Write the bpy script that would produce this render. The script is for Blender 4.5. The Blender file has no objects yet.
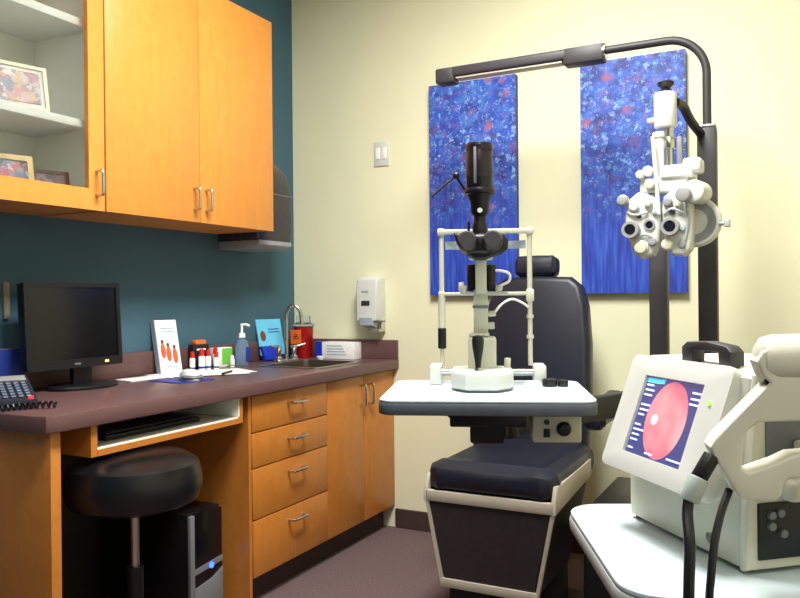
import bpy, bmesh, math, random
from mathutils import Vector, Matrix, Euler
random.seed(7)
C = bpy.context.scene.collection
PI = math.pi
R = math.radians

# ------------------------------------------------------------------ materials
def lin(c):
    return tuple(((v / 12.92) if v <= 0.04045 else ((v + 0.055) / 1.055) ** 2.4) for v in c)

def new_mat(name):
    m = bpy.data.materials.new(name); m.use_nodes = True
    nt = m.node_tree; nt.nodes.clear()
    out = nt.nodes.new('ShaderNodeOutputMaterial')
    b = nt.nodes.new('ShaderNodeBsdfPrincipled')
    nt.links.new(b.outputs[0], out.inputs[0])
    return m, nt, b

def mat(name, rgb, rough=0.5, metal=0.0, var=0.06, scale=30, bump=0.0, bscale=200, spec=0.5, coat=0.0,
        trans=0.0, ior=1.45, alpha=1.0, emit=None, estr=0.0, stretch=(1, 1, 1)):
    """sRGB colour given 0-1; noise varies it gently"""
    m, nt, b = new_mat(name)
    c = lin(rgb)
    tc = nt.nodes.new('ShaderNodeTexCoord')
    mp = nt.nodes.new('ShaderNodeMapping'); mp.inputs['Scale'].default_value = stretch
    nt.links.new(tc.outputs['Object'], mp.inputs[0])
    n = nt.nodes.new('ShaderNodeTexNoise'); n.inputs['Scale'].default_value = scale; n.inputs['Detail'].default_value = 4
    nt.links.new(mp.outputs[0], n.inputs['Vector'])
    r = nt.nodes.new('ShaderNodeValToRGB')
    r.color_ramp.elements[0].position = 0.3; r.color_ramp.elements[1].position = 0.7
    r.color_ramp.elements[0].color = tuple(max(0, v * (1 - var)) for v in c) + (1,)
    r.color_ramp.elements[1].color = tuple(min(1, v * (1 + var)) for v in c) + (1,)
    nt.links.new(n.outputs[0], r.inputs[0]); nt.links.new(r.outputs[0], b.inputs['Base Color'])
    b.inputs['Roughness'].default_value = rough; b.inputs['Metallic'].default_value = metal
    b.inputs['Specular IOR Level'].default_value = spec
    b.inputs['Coat Weight'].default_value = coat
    b.inputs['Transmission Weight'].default_value = trans; b.inputs['IOR'].default_value = ior
    b.inputs['Alpha'].default_value = alpha
    if emit:
        b.inputs['Emission Color'].default_value = lin(emit) + (1,); b.inputs['Emission Strength'].default_value = estr
    if bump:
        n2 = nt.nodes.new('ShaderNodeTexNoise'); n2.inputs['Scale'].default_value = bscale; n2.inputs['Detail'].default_value = 5
        nt.links.new(tc.outputs['Object'], n2.inputs['Vector'])
        bp = nt.nodes.new('ShaderNodeBump'); bp.inputs['Strength'].default_value = bump; bp.inputs['Distance'].default_value = 0.002
        nt.links.new(n2.outputs[0], bp.inputs['Height']); nt.links.new(bp.outputs[0], b.inputs['Normal'])
    return m

def wood(name, rgb, dark, rough=0.38):
    m, nt, b = new_mat(name)
    tc = nt.nodes.new('ShaderNodeTexCoord')
    mp = nt.nodes.new('ShaderNodeMapping'); mp.inputs['Scale'].default_value = (26, 26, 2.2)
    nt.links.new(tc.outputs['Object'], mp.inputs[0])
    n = nt.nodes.new('ShaderNodeTexNoise'); n.inputs['Scale'].default_value = 1.6; n.inputs['Detail'].default_value = 6
    n.inputs['Distortion'].default_value = 0.6
    nt.links.new(mp.outputs[0], n.inputs['Vector'])
    n3 = nt.nodes.new('ShaderNodeTexNoise'); n3.inputs['Scale'].default_value = 22; n3.inputs['Detail'].default_value = 3
    nt.links.new(tc.outputs['Object'], n3.inputs['Vector'])
    ad = nt.nodes.new('ShaderNodeMath'); ad.operation = 'ADD'
    mu = nt.nodes.new('ShaderNodeMath'); mu.operation = 'MULTIPLY'; mu.inputs[1].default_value = 0.5
    nt.links.new(n.outputs[0], ad.inputs[0]); nt.links.new(n3.outputs[0], ad.inputs[1]); nt.links.new(ad.outputs[0], mu.inputs[0])
    r = nt.nodes.new('ShaderNodeValToRGB')
    r.color_ramp.elements[0].position = 0.36; r.color_ramp.elements[1].position = 0.62
    r.color_ramp.elements[0].color = lin(dark) + (1,); r.color_ramp.elements[1].color = lin(rgb) + (1,)
    nt.links.new(mu.outputs[0], r.inputs[0]); nt.links.new(r.outputs[0], b.inputs['Base Color'])
    b.inputs['Roughness'].default_value = rough
    return m

def painting(name, seed):
    """abstract canvas: blossoms of pale blue, pink and red over blue, dark blue streaks lower down"""
    m, nt, b = new_mat(name)
    N = nt.nodes.new; Lk = nt.links.new
    tc = N('ShaderNodeTexCoord')
    off = N('ShaderNodeMapping'); off.inputs['Location'].default_value = (seed, seed * 0.7, seed * 1.3)
    Lk(tc.outputs['Object'], off.inputs[0])
    sep = N('ShaderNodeSeparateXYZ'); Lk(tc.outputs['Object'], sep.inputs[0])
    # base blotches
    n1 = N('ShaderNodeTexNoise'); n1.inputs['Scale'].default_value = 16; n1.inputs['Detail'].default_value = 6; Lk(off.outputs[0], n1.inputs['Vector'])
    r1 = N('ShaderNodeValToRGB'); e = r1.color_ramp.elements
    e[0].position = 0.32; e[0].color = lin((0.12, 0.18, 0.48)) + (1,)
    e[1].position = 0.72; e[1].color = lin((0.25, 0.46, 0.78)) + (1,)
    x = e.new(0.5); x.color = lin((0.18, 0.33, 0.74)) + (1,)
    Lk(n1.outputs[0], r1.inputs[0])
    # streaks
    mp = N('ShaderNodeMapping'); mp.inputs['Scale'].default_value = (34, 34, 2.4); Lk(off.outputs[0], mp.inputs[0])
    n2 = N('ShaderNodeTexNoise'); n2.inputs['Scale'].default_value = 2.2; n2.inputs['Detail'].default_value = 5; Lk(mp.outputs[0], n2.inputs['Vector'])
    r2 = N('ShaderNodeValToRGB'); e = r2.color_ramp.elements
    e[0].position = 0.33; e[0].color = lin((0.10, 0.18, 0.50)) + (1,)
    e[1].position = 0.72; e[1].color = lin((0.22, 0.38, 0.74)) + (1,)
    x = e.new(0.5); x.color = lin((0.14, 0.26, 0.70)) + (1,)
    Lk(n2.outputs[0], r2.inputs[0])
    # height mask
    nm = N('ShaderNodeTexNoise'); nm.inputs['Scale'].default_value = 14; Lk(off.outputs[0], nm.inputs['Vector'])
    a1 = N('ShaderNodeMath'); a1.operation = 'MULTIPLY_ADD'; a1.inputs[1].default_value = 0.5; Lk(nm.outputs[0], a1.inputs[0]); Lk(sep.outputs[2], a1.inputs[2])
    mr = N('ShaderNodeMapRange'); mr.interpolation_type = 'SMOOTHSTEP'; mr.inputs[1].default_value = 0.50; mr.inputs[2].default_value = 0.95
    Lk(a1.outputs[0], mr.inputs[0])
    mx = N('ShaderNodeMix'); mx.data_type = 'RGBA'; Lk(mr.outputs[0], mx.inputs[0]); Lk(r2.outputs[0], mx.inputs[6]); Lk(r1.outputs[0], mx.inputs[7])
    last = mx.outputs[2]
    # dabs
    for sc, thr, soft, cols, amt in ((38, 0.34, 0.22, [(0.45, 0.34, 0.66), (0.35, 0.58, 0.82), (0.16, 0.16, 0.48), (0.60, 0.76, 0.94)], 0.7),
                                     (70, 0.32, 0.22, [(0.62, 0.76, 0.92), (0.14, 0.18, 0.50), (0.50, 0.36, 0.62), (0.34, 0.56, 0.72)], 0.7),
                                     (12, 0.12, 0.22, [(0.68, 0.36, 0.40), (0.30, 0.24, 0.50), (0.42, 0.32, 0.60), (0.16, 0.22, 0.50)], 0.8)):
        ds = N('ShaderNodeTexNoise'); ds.inputs['Scale'].default_value = sc * 1.3; Lk(off.outputs[0], ds.inputs['Vector'])
        vm = N('ShaderNodeVectorMath'); vm.operation = 'MULTIPLY_ADD'; vm.inputs[1].default_value = (0.05, 0.05, 0.05)
        Lk(ds.outputs['Color'], vm.inputs[0]); Lk(off.outputs[0], vm.inputs[2])
        v = N('ShaderNodeTexVoronoi'); v.inputs['Scale'].default_value = sc; Lk(vm.outputs[0], v.inputs['Vector'])
        cr = N('ShaderNodeSeparateColor'); Lk(v.outputs['Color'], cr.inputs[0])
        rr = N('ShaderNodeValToRGB'); rr.color_ramp.interpolation = 'CONSTANT'; e = rr.color_ramp.elements
        e[0].position = 0; e[0].color = lin(cols[0]) + (1,); e[1].position = 0.3; e[1].color = lin(cols[1]) + (1,)
        x = e.new(0.55); x.color = lin(cols[2]) + (1,); x = e.new(0.78); x.color = lin(cols[3]) + (1,)
        Lk(cr.outputs[0], rr.inputs[0])
        dm = N('ShaderNodeMapRange'); dm.inputs[1].default_value = thr + soft; dm.inputs[2].default_value = thr; Lk(v.outputs['Distance'], dm.inputs[0])
        gt = N('ShaderNodeMath'); gt.operation = 'GREATER_THAN'; gt.inputs[1].default_value = 0.45; Lk(cr.outputs[1], gt.inputs[0])
        m1 = N('ShaderNodeMath'); m1.operation = 'MULTIPLY'; Lk(dm.outputs[0], m1.inputs[0]); Lk(gt.outputs[0], m1.inputs[1])
        m2 = N('ShaderNodeMath'); m2.operation = 'MULTIPLY'; Lk(m1.outputs[0], m2.inputs[0]); Lk(mr.outputs[0], m2.inputs[1])
        m3 = N('ShaderNodeMath'); m3.operation = 'MULTIPLY'; m3.inputs[1].default_value = amt; Lk(m2.outputs[0], m3.inputs[0])
        mm = N('ShaderNodeMix'); mm.data_type = 'RGBA'; Lk(m3.outputs[0], mm.inputs[0]); Lk(last, mm.inputs[6]); Lk(rr.outputs[0], mm.inputs[7])
        last = mm.outputs[2]
    Lk(last, b.inputs['Base Color']); b.inputs['Roughness'].default_value = 0.55
    bp = N('ShaderNodeBump'); bp.inputs['Strength'].default_value = 0.4; bp.inputs['Distance'].default_value = 0.003
    Lk(n1.outputs[0], bp.inputs['Height']); Lk(bp.outputs[0], b.inputs['Normal'])
    return m

def collage(name, cols, scale=28):
    m, nt, b = new_mat(name)
    tc = nt.nodes.new('ShaderNodeTexCoord')
    v = nt.nodes.new('ShaderNodeTexVoronoi'); v.inputs['Scale'].default_value = scale
    n = nt.nodes.new('ShaderNodeTexNoise'); n.inputs['Scale'].default_value = scale
    vm = nt.nodes.new('ShaderNodeVectorMath'); vm.operation = 'MULTIPLY_ADD'; vm.inputs[1].default_value = (0.06,) * 3
    nt.links.new(tc.outputs['Object'], n.inputs['Vector']); nt.links.new(n.outputs['Color'], vm.inputs[0]); nt.links.new(tc.outputs['Object'], vm.inputs[2])
    nt.links.new(vm.outputs[0], v.inputs['Vector'])
    s = nt.nodes.new('ShaderNodeSeparateColor'); nt.links.new(v.outputs['Color'], s.inputs[0])
    r = nt.nodes.new('ShaderNodeValToRGB'); e = r.color_ramp.elements
    for i, c in enumerate(cols):
        p = i / (len(cols) - 1)
        if i == 0: e[0].position = 0; e[0].color = lin(c) + (1,)
        elif i == len(cols) - 1: e[-1].position = 1; e[-1].color = lin(c) + (1,)
        else: x = e.new(p); x.color = lin(c) + (1,)
    nt.links.new(s.outputs[0], r.inputs[0]); nt.links.new(r.outputs[0], b.inputs['Base Color'])
    b.inputs['Roughness'].default_value = 0.3
    return m

M = dict(
    cream=mat('cream_paint', (0.91, 0.905, 0.77), 0.75, var=0.02, scale=3, bump=0.15, bscale=260),
    teal=mat('teal_paint', (0.255, 0.39, 0.455), 0.7, var=0.04, scale=3, bump=0.15, bscale=260),
    ceil=mat('ceiling_tile_white', (0.86, 0.86, 0.83), 0.9, var=0.05, scale=60, bump=0.5),
    carpet=mat('brown_carpet', (0.43, 0.36, 0.36), 1.0, var=0.28, scale=140, bump=1.0, bscale=500, spec=0.1),
    base=mat('brown_vinyl_base', (0.27, 0.20, 0.19), 0.6),
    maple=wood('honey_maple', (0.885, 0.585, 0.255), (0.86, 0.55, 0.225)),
    maple_shaded=wood('honey_maple_shaded', (0.77, 0.485, 0.20), (0.73, 0.445, 0.17)),  # same maple toned darker: weaker light on the base cabinets put into the colour
    melamine=mat('white_melamine', (0.94, 0.94, 0.91), 0.5, var=0.01),
    shelfedge=mat('shelf_white', (0.95, 0.95, 0.93), 0.4, var=0.01),
    counter=mat('brown_laminate', (0.40, 0.29, 0.285), 0.34, var=0.16, scale=220, spec=0.5),
    chrome=mat('brushed_chrome', (0.80, 0.79, 0.77), 0.25, 1.0, var=0.03),
    steel=mat('stainless', (0.66, 0.62, 0.58), 0.32, 1.0, var=0.06, scale=60),
    white=mat('white_enamel', (0.83, 0.835, 0.81), 0.35, var=0.015),
    offwhite=mat('ivory_plastic', (0.86, 0.85, 0.78), 0.4, var=0.02),
    ivory=mat('cream_enamel', (0.80, 0.80, 0.72), 0.35, var=0.02),
    tabletop=mat('pale_laminate', (0.81, 0.87, 0.89), 0.35, var=0.015),
    tedge=mat('slate_rubber_edge', (0.33, 0.36, 0.40), 0.5),
    greyedge=mat('grey_table_edge', (0.66, 0.67, 0.66), 0.5),
    black=mat('black_plastic', (0.075, 0.075, 0.085), 0.4, var=0.15),
    blackg=mat('black_gloss', (0.06, 0.06, 0.07), 0.16, var=0.1),
    blackm=mat('charcoal_powder_coat', (0.20, 0.19, 0.20), 0.5, var=0.1),
    purple=mat('dark_anodised', (0.12, 0.09, 0.12), 0.3, var=0.15),
    vinyl=mat('navy_black_vinyl', (0.10, 0.105, 0.155), 0.38, var=0.12, scale=12, bump=0.3, bscale=300),
    vinylb=mat('black_vinyl', (0.07, 0.07, 0.08), 0.3, var=0.12, scale=12, bump=0.25, bscale=300),
    bpanel=mat('dark_brown_panel', (0.17, 0.14, 0.145), 0.55, var=0.2, scale=40),
    trim=mat('beige_metal_trim', (0.74, 0.70, 0.64), 0.45, var=0.03),
    smoke=mat('smoked_plastic', (0.20, 0.18, 0.21), 0.2, var=0.08),
    greytray=mat('grey_tray', (0.60, 0.60, 0.62), 0.4),
    red=mat('red_plastic', (0.80, 0.13, 0.12), 0.4),
    sharps=mat('translucent_red', (0.72, 0.08, 0.10), 0.3, trans=0.25),
    clear=mat('clear_plastic', (0.92, 0.96, 0.97), 0.08, var=0.0, trans=0.9, ior=1.3),
    gelblue=mat('clear_gel', (0.66, 0.78, 0.92), 0.1, var=0.0, trans=0.7, ior=1.33),
    orange=mat('orange_sticker', (0.96, 0.45, 0.18), 0.5),
    blue=mat('royal_blue', (0.08, 0.20, 0.72), 0.4),
    navy=mat('navy_print', (0.13, 0.22, 0.55), 0.5),
    cyan=mat('sky_blue_print', (0.42, 0.78, 0.92), 0.4, var=0.05, scale=8),
    paper=mat('paper_white', (0.95, 0.95, 0.94), 0.6, var=0.01),
    greyprint=mat('grey_print', (0.66, 0.70, 0.76), 0.6),
    darkprint=mat('dark_print', (0.12, 0.10, 0.10), 0.5),
    skin=mat('printed_skin', (0.45, 0.26, 0.20), 0.5, var=0.15, scale=80),
    shirt=mat('orange_red_print', (0.85, 0.36, 0.22), 0.5, var=0.15, scale=80),
    green=mat('green_print', (0.45, 0.78, 0.30), 0.5),
    mousewhite=mat('glossy_white', (0.90, 0.90, 0.90), 0.2),
    mgrey=mat('mid_grey', (0.45, 0.46, 0.48), 0.4),
    lgrey=mat('light_grey_connector', (0.66, 0.70, 0.68), 0.4),
    key=mat('grey_key', (0.30, 0.34, 0.42), 0.4),
    phone=mat('slate_phone', (0.16, 0.17, 0.22), 0.4),
    led_o=mat('amber_led', (1, .7, .3), emit=(1, .68, .3), estr=6),
    led_b=mat('blue_led', (.2, .3, 1), emit=(.15, .3, 1), estr=5),
    led_r=mat('red_led', (1, .2, .2), emit=(1, .15, .1), estr=2),
    led_g=mat('green_led', (.6, .9, .3), emit=(.6, .9, .3), estr=0.8),
    scr_bg=mat('screen_violet', (.16, .16, .30), 0.2, var=0.0, emit=(.33, .34, .56), estr=0.7),
    scr_pink=mat('screen_retina', (.9, .4, .5), 0.2, var=0.0, emit=(.93, .52, .57), estr=0.9),
        scr_spot=mat('screen_disc', (1, .8, .8), 0.2, var=0.0, emit=(1, .74, .78), estr=0.95),
    scr_txt=mat('screen_text', (.8, .85, 1), 0.2, var=0.0, emit=(.72, .80, .98), estr=0.9),
    scr_cyan=mat('screen_bar', (.3, .8, .9), 0.2, var=0.0, emit=(.32, .74, .86), estr=0.8),
    lcd=mat('grey_lcd', (.58, .58, .58), 0.3),
    lensglass=mat('dark_lens', (.10, .10, .14), 0.08),
    cork=mat('beige_strip', (0.60, 0.54, 0.45), 0.6),
    photo1=collage('snapshot_red', [(.12, .14, .25), (.55, .20, .20), (.70, .66, .66), (.65, .45, .22), (.22, .26, .42)], 45),
    photo2=collage('snapshot_garden', [(.20, .25, .22), (.70, .30, .34), (.60, .68, .80), (.40, .45, .55), (.82, .80, .80)], 34),
    photo3=collage('snapshot_dark', [(.25, .16, .16), (.50, .40, .38), (.35, .22, .20)], 34),
    goldframe=mat('gilded_frame', (0.80, 0.70, 0.48), 0.4, var=0.08),
    whiteframe=mat('pale_frame', (0.93, 0.90, 0.78), 0.4),
    woodframe=mat('dark_wood_frame', (0.42, 0.28, 0.20), 0.5),
    diffuser=mat('light_diffuser', (.95, .95, .95), 0.6, emit=(1, .97, .90), estr=2.0),
    paint1=painting('abstract_blue_canvas', 0.0),
    paint2=painting('abstract_blue_canvas_two', 3.7),
    cedge=mat('canvas_edge', (0.22, 0.24, 0.42), 0.7),
)

def retina():
    m, nt, b = new_mat('screen_retina_image')
    tc = nt.nodes.new('ShaderNodeTexCoord'); n = nt.nodes.new('ShaderNodeTexNoise'); n.inputs['Scale'].default_value = 18; n.inputs['Detail'].default_value = 1
    r_ = nt.nodes.new('ShaderNodeValToRGB'); e = r_.color_ramp.elements
    e[0].position = .35; e[0].color = lin((.90, .40, .52)) + (1,); e[1].position = .65; e[1].color = lin((1, .70, .72)) + (1,)
    nt.links.new(tc.outputs['Object'], n.inputs['Vector']); nt.links.new(n.outputs[0], r_.inputs[0])
    b.inputs['Base Color'].default_value = (.2, .1, .1, 1); nt.links.new(r_.outputs[0], b.inputs['Emission Color']); b.inputs['Emission Strength'].default_value = .72
    return m
M['scr_pink'] = retina()
# cabinet glass: clear pane
def glass_mat():
    m, nt, b = new_mat('cabinet_glass')
    b.inputs['Base Color'].default_value = (0.95, 0.98, 0.97, 1); b.inputs['Roughness'].default_value = 0.02
    b.inputs['Transmission Weight'].default_value = 1.0; b.inputs['IOR'].default_value = 1.05
    return m
M['glass'] = glass_mat()

# ------------------------------------------------------------------ mesh kit
class B:
    def __init__(s): s.bm = bmesh.new()
    def _in(s, t, mtx=None):
        if mtx is not None: bmesh.ops.transform(t, matrix=mtx, verts=t.verts[:])
        me = bpy.data.meshes.new('t'); t.to_mesh(me); t.free(); s.bm.from_mesh(me); bpy.data.meshes.remove(me)
        return s
    def box(s, a, b, bev=0.0, seg=2, mtx=None):
        t = bmesh.new(); bmesh.ops.create_cube(t, size=1)
        sc = [abs(b[i] - a[i]) for i in range(3)]; ce = [(a[i] + b[i]) / 2 for i in range(3)]
        for v in t.verts: v.co = Vector((v.co[0] * sc[0] + ce[0], v.co[1] * sc[1] + ce[1], v.co[2] * sc[2] + ce[2]))
        if bev: bmesh.ops.bevel(t, geom=t.edges[:], offset=min(bev, min(sc) * .49), segments=seg, profile=0.5, affect='EDGES')
        return s._in(t, mtx)
    def prism(s, poly, h0, h1, axis='z', bev=0.0, seg=2, holes=(), mtx=None):
        """polygon (with holes) extruded along an axis; poly coords are (x,y) for z, (x,z) for y, (y,z) for x"""
        t = bmesh.new()
        es = []
        for lp in [poly] + list(holes):
            vs = [t.verts.new((p[0], p[1], 0)) for p in lp]
            for i in range(len(vs)): es.append(t.edges.new((vs[i], vs[(i + 1) % len(vs)])))
        if holes:
            bmesh.ops.triangle_fill(t, edges=es, use_beauty=True)
            bmesh.ops.dissolve_limit(t, angle_limit=0.01, verts=[], edges=[e for e in t.edges if len(e.link_faces) == 2], delimit=set()) if False else None
        else:
            t.faces.new(t.verts[:])
        for v in t.verts: v.co.z = h0
        r = bmesh.ops.extrude_face_region(t, geom=t.faces[:])
        for v in [g for g in r['geom'] if isinstance(g, bmesh.types.BMVert)]: v.co.z = h1
        bmesh.ops.recalc_face_normals(t, faces=t.faces[:])
        if bev:
            sharp = [e for e in t.edges if len(e.link_faces) == 2 and e.calc_face_angle(0) > 0.9 and abs(e.verts[0].co.z - e.verts[1].co.z) < 1e-6]
            bmesh.ops.bevel(t, geom=sharp, offset=bev, segments=seg, profile=0.5, affect='EDGES', clamp_overlap=True)
        if axis == 'y': m = Matrix(((1, 0, 0, 0), (0, 0, 1, 0), (0, 1, 0, 0), (0, 0, 0, 1)))
        elif axis == 'x': m = Matrix(((0, 0, 1, 0), (1, 0, 0, 0), (0, 1, 0, 0), (0, 0, 0, 1)))
        else: m = Matrix.Identity(4)
        bmesh.ops.transform(t, matrix=m, verts=t.verts[:])
        bmesh.ops.recalc_face_normals(t, faces=t.faces[:])
        return s._in(t, mtx)
    def cyl(s, p, q, r, r2=None, seg=28, bev=0.0, mtx=None):
        p, q = Vector(p), Vector(q); L = (q - p).length
        r2 = r if r2 is None else r2
        b = min(bev, L * .45, min(r, r2) * .9)
        if b > 0: prof = [(0, 0), (r - b, 0), (r - b * .3, b * .3), (r, b), (r2, L - b), (r2 - b * .3, L - b * .3), (r2 - b, L), (0, L)]
        else: prof = [(0, 0), (r, 0), (r2, L), (0, L)]
        return s.lathe(prof, p, q - p, seg, mtx)
    def lathe(s, prof, o, axis=(0, 0, 1), seg=28, mtx=None):
        t = bmesh.new(); rings = []
        for r, z in prof:
            if r < 1e-6: rings.append([t.verts.new((0, 0, z))])
            else: rings.append([t.verts.new((r * math.cos(2 * PI * i / seg), r * math.sin(2 * PI * i / seg), z)) for i in range(seg)])
        for a, b in zip(rings, rings[1:]):
            for i in range(seg):
                j = (i + 1) % seg
                if len(a) == 1 and len(b) == 1: continue
                if len(a) == 1: t.faces.new((a[0], b[j], b[i]))
                elif len(b) == 1: t.faces.new((a[i], a[j], b[0]))
                else: t.faces.new((a[i], a[j], b[j], b[i]))
        bmesh.ops.recalc_face_normals(t, faces=t.faces[:])
        m = Matrix.Translation(Vector(o)) @ Vector(axis).to_track_quat('Z', 'Y').to_matrix().to_4x4()
        bmesh.ops.transform(t, matrix=m, verts=t.verts[:])
        return s._in(t, mtx)
    def tube(s, pts, r, seg=12, smooth=0, mtx=None):
        P = [Vector(p) for p in pts]
        if smooth:
            Q = []
            for i in range(len(P) - 1):
                p0 = P[max(0, i - 1)]; p1 = P[i]; p2 = P[i + 1]; p3 = P[min(len(P) - 1, i + 2)]
                for k in range(smooth):
                    u = k / smooth
                    Q.append(0.5 * ((2 * p1) + (p2 - p0) * u + (2 * p0 - 5 * p1 + 4 * p2 - p3) * u * u + (3 * p1 - p0 - 3 * p2 + p3) * u ** 3))
            Q.append(P[-1]); P = Q
        t = bmesh.new(); rings = []
        d0 = (P[1] - P[0]).normalized(); up = Vector((0, 0, 1)) if abs(d0.z) < .9 else Vector((1, 0, 0))
        nrm = d0.cross(up).normalized()
        for i, p in enumerate(P):
            d = (P[min(i + 1, len(P) - 1)] - P[max(i - 1, 0)]).normalized()
            nrm = (nrm - d * nrm.dot(d)).normalized(); bn = d.cross(nrm)
            rings.append([t.verts.new(p + (nrm * math.cos(2 * PI * k / seg) + bn * math.sin(2 * PI * k / seg)) * r) for k in range(seg)])
        for a, b in zip(rings, rings[1:]):
            for k in range(seg): t.faces.new((a[k], a[(k + 1) % seg], b[(k + 1) % seg], b[k]))
        t.faces.new(rings[0][::-1]); t.faces.new(rings[-1])
        bmesh.ops.recalc_face_normals(t, faces=t.faces[:])
        return s._in(t, mtx)
    def ell(s, c, r, seg=24, mtx=None):
        t = bmesh.new(); bmesh.ops.create_uvsphere(t, u_segments=seg, v_segments=seg // 2, radius=1)
        r = (r, r, r) if isinstance(r, (int, float)) else r
        for v in t.verts: v.co = Vector((v.co[0] * r[0] + c[0], v.co[1] * r[1] + c[1], v.co[2] * r[2] + c[2]))
        return s._in(t, mtx)
    def pad(s, a, b, bev, puff=0.0, sub=2, mtx=None):
        """cushion: bevelled box with bulging faces"""
        t = bmesh.new(); bmesh.ops.create_cube(t, size=1)
        bmesh.ops.subdivide_edges(t, edges=t.edges[:], cuts=5, use_grid_fill=True)
        sc = [abs(b[i] - a[i]) for i in range(3)]; ce = [(a[i] + b[i]) / 2 for i in range(3)]
        for v in t.verts:
            n = [2 * v.co[i] for i in range(3)]
            h = [sc[i] / 2 for i in range(3)]
            p = [n[i] * h[i] for i in range(3)]
            q = [max(-(h[i] - min(bev, h[i] * .95)), min(h[i] - min(bev, h[i] * .95), p[i])) for i in range(3)]
            d = Vector([p[i] - q[i] for i in range(3)])
            if d.length > 1e-6:
                bb = [min(bev, h[i] * .95) for i in range(3)]
                u = Vector([d[i] / bb[i] for i in range(3)]); u.normalize()
                d = Vector([u[i] * bb[i] for i in range(3)])
            co = Vector(q) + d
            for i in range(3):
                o = [k for k in range(3) if k != i]
                co[i] += math.copysign(1, n[i]) * (abs(n[i]) > .99) * puff * (1 - n[o[0]] ** 2) * (1 - n[o[1]] ** 2)
            v.co = co + Vector(ce)
        bmesh.ops.subdivide_edges(t, edges=t.edges[:], cuts=1, use_grid_fill=True, smooth=0.8)
        return s._in(t, mtx)

def obj(name, b, m, parent=None, label=None, loc=None, rot=None, flat=False):
    me = bpy.data.meshes.new(name)
    b.bm.to_mesh(me); b.bm.free()
    me.materials.append(M[m] if isinstance(m, str) else m)
    if not flat:
        for p in me.polygons: p.use_smooth = True
        me.set_sharp_from_angle(angle=R(32))
    o = bpy.data.objects.new(name, me); C.objects.link(o)
    if parent: o.parent = parent
    if loc: o.location = loc
    if rot: o.rotation_euler = rot
    if label: o['label'] = label
    return o
def thing(name, label, cat, loc=(0, 0, 0), rotz=0, group=None):
    o = bpy.data.objects.new(name, None); C.objects.link(o); o.empty_display_size = 0.05
    o.location = loc; o.rotation_euler = (0, 0, R(rotz)); o['label'] = label; o['category'] = cat
    if group: o['group'] = group
    return o
def tag(o, label, cat, group=None):
    o['label'] = label; o['category'] = cat
    if group: o['group'] = group
    return o
def struct(name, b, m, parent=None):
    o = obj(name, b, m, parent, flat=True)
    if not parent: o['kind'] = 'structure'
    return o
def Tm(x=0, y=0, z=0, rx=0, ry=0, rz=0):
    return Matrix.Translation((x, y, z)) @ Euler((R(rx), R(ry), R(rz))).to_matrix().to_4x4()
def rrect(x0, y0, x1, y1, r, n=6):
    P = []
    for cx, cy, a in ((x1 - r, y1 - r, 0), (x0 + r, y1 - r, 90), (x0 + r, y0 + r, 180), (x1 - r, y0 + r, 270)):
        for k in range(n + 1):
            t = R(a + 90 * k / n); P.append((cx + r * math.cos(t), cy + r * math.sin(t)))
    return P
def oval(cx, cy, rx, ry, n=28, rot=0):
    c, s_ = math.cos(R(rot)), math.sin(R(rot))
    return [(cx + rx * math.cos(2 * PI * k / n) * c - ry * math.sin(2 * PI * k / n) * s_,
             cy + rx * math.cos(2 * PI * k / n) * s_ + ry * math.sin(2 * PI * k / n) * c) for k in range(n)]

# ------------------------------------------------------------------ room
XL, XR, YB, YF, ZC = -2.52, 1.25, 3.60, -1.7, 3.05
struct('floor', B().box((XL - .1, YF - .1, -.1), (XR + .1, YB + .1, 0)), 'carpet')
struct('ceiling', B().box((XL - .1, YF - .1, ZC), (XR + .1, YB + .1, ZC + .1)), 'ceil')
struct('wall_left', B().box((XL - .1, YF, 0), (XL, YB, ZC)), 'teal')
struct('wall_back', B().box((XL - .1, YB, 0), (XR + .1, YB + .1, ZC)), 'cream')
struct('wall_right', B().box((XR, YF, 0), (XR + .1, YB, ZC)), 'cream')
struct('wall_front_unseen', B().box((XL - .1, YF - .1, 0), (XR + .1, YF, ZC)), 'teal')  # unseen wall, coloured dark to cut bounce light
struct('baseboard_back', B().box((-1.885, YB - .012, 0), (XR, YB, .10), .003), 'base')
struct('baseboard_right', B().box((XR - .012, YF, 0), (XR, YB - .012, .10), .003), 'base')

# ------------------------------------------------------------------ ceiling lights
for i, (lx, ly) in enumerate(((-0.75, 1.80), (0.1, -0.3))):
    t = thing('ceiling_light', ['recessed ceiling light panel over the patient chair side', 'recessed ceiling light panel farther from the cream back wall'][i], 'ceiling light', (lx, ly, ZC), 90)
    obj('frame', B().prism([(-.63, -.33), (.63, -.33), (.63, .33), (-.63, .33)], -.03, 0, holes=[[(-.59, -.29), (.59, -.29), (.59, .29), (-.59, .29)]]), 'white', t)
    obj('diffuser', B().box((-.59, -.29, -.012), (.59, .29, -.004)), 'diffuser', t)
def area(name, loc, sx, sy, energy, col, rot=(0, 0, 0)):
    l = bpy.data.lights.new(name, 'AREA'); l.shape = 'RECTANGLE'; l.size = sx; l.size_y = sy; l.energy = energy; l.color = col
    o = bpy.data.objects.new(name, l); C.objects.link(o); o.location = loc; o.rotation_euler = rot
    return o
area('panel_lamp', (-0.75, 1.80, ZC - .035), .58, 1.18, 98, (1, .99, .955))
area('panel_lamp', (0.1, -0.3, ZC - .035), .58, 1.18, 20, (1, .99, .955))

# ------------------------------------------------------------------ upper cabinets
def pull(parent, axis, ln, loc, d=.034, r=.006):
    """bow handle: axis 'z' vertical or 'y' horizontal, projecting to +x"""
    h = ln / 2
    pts = [(0, -h), (d * .8, -h), (d, -h * .86), (d * 1.05, 0), (d, h * .86), (d * .8, h), (0, h)]
    P = [(x, 0, u) if axis == 'z' else (x, u, 0) for x, u in pts]
    return obj('handle', B().tube(P, r, 10, smooth=4), 'chrome', parent, 'chrome bow handle', loc=loc)

XF = -2.175
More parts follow.
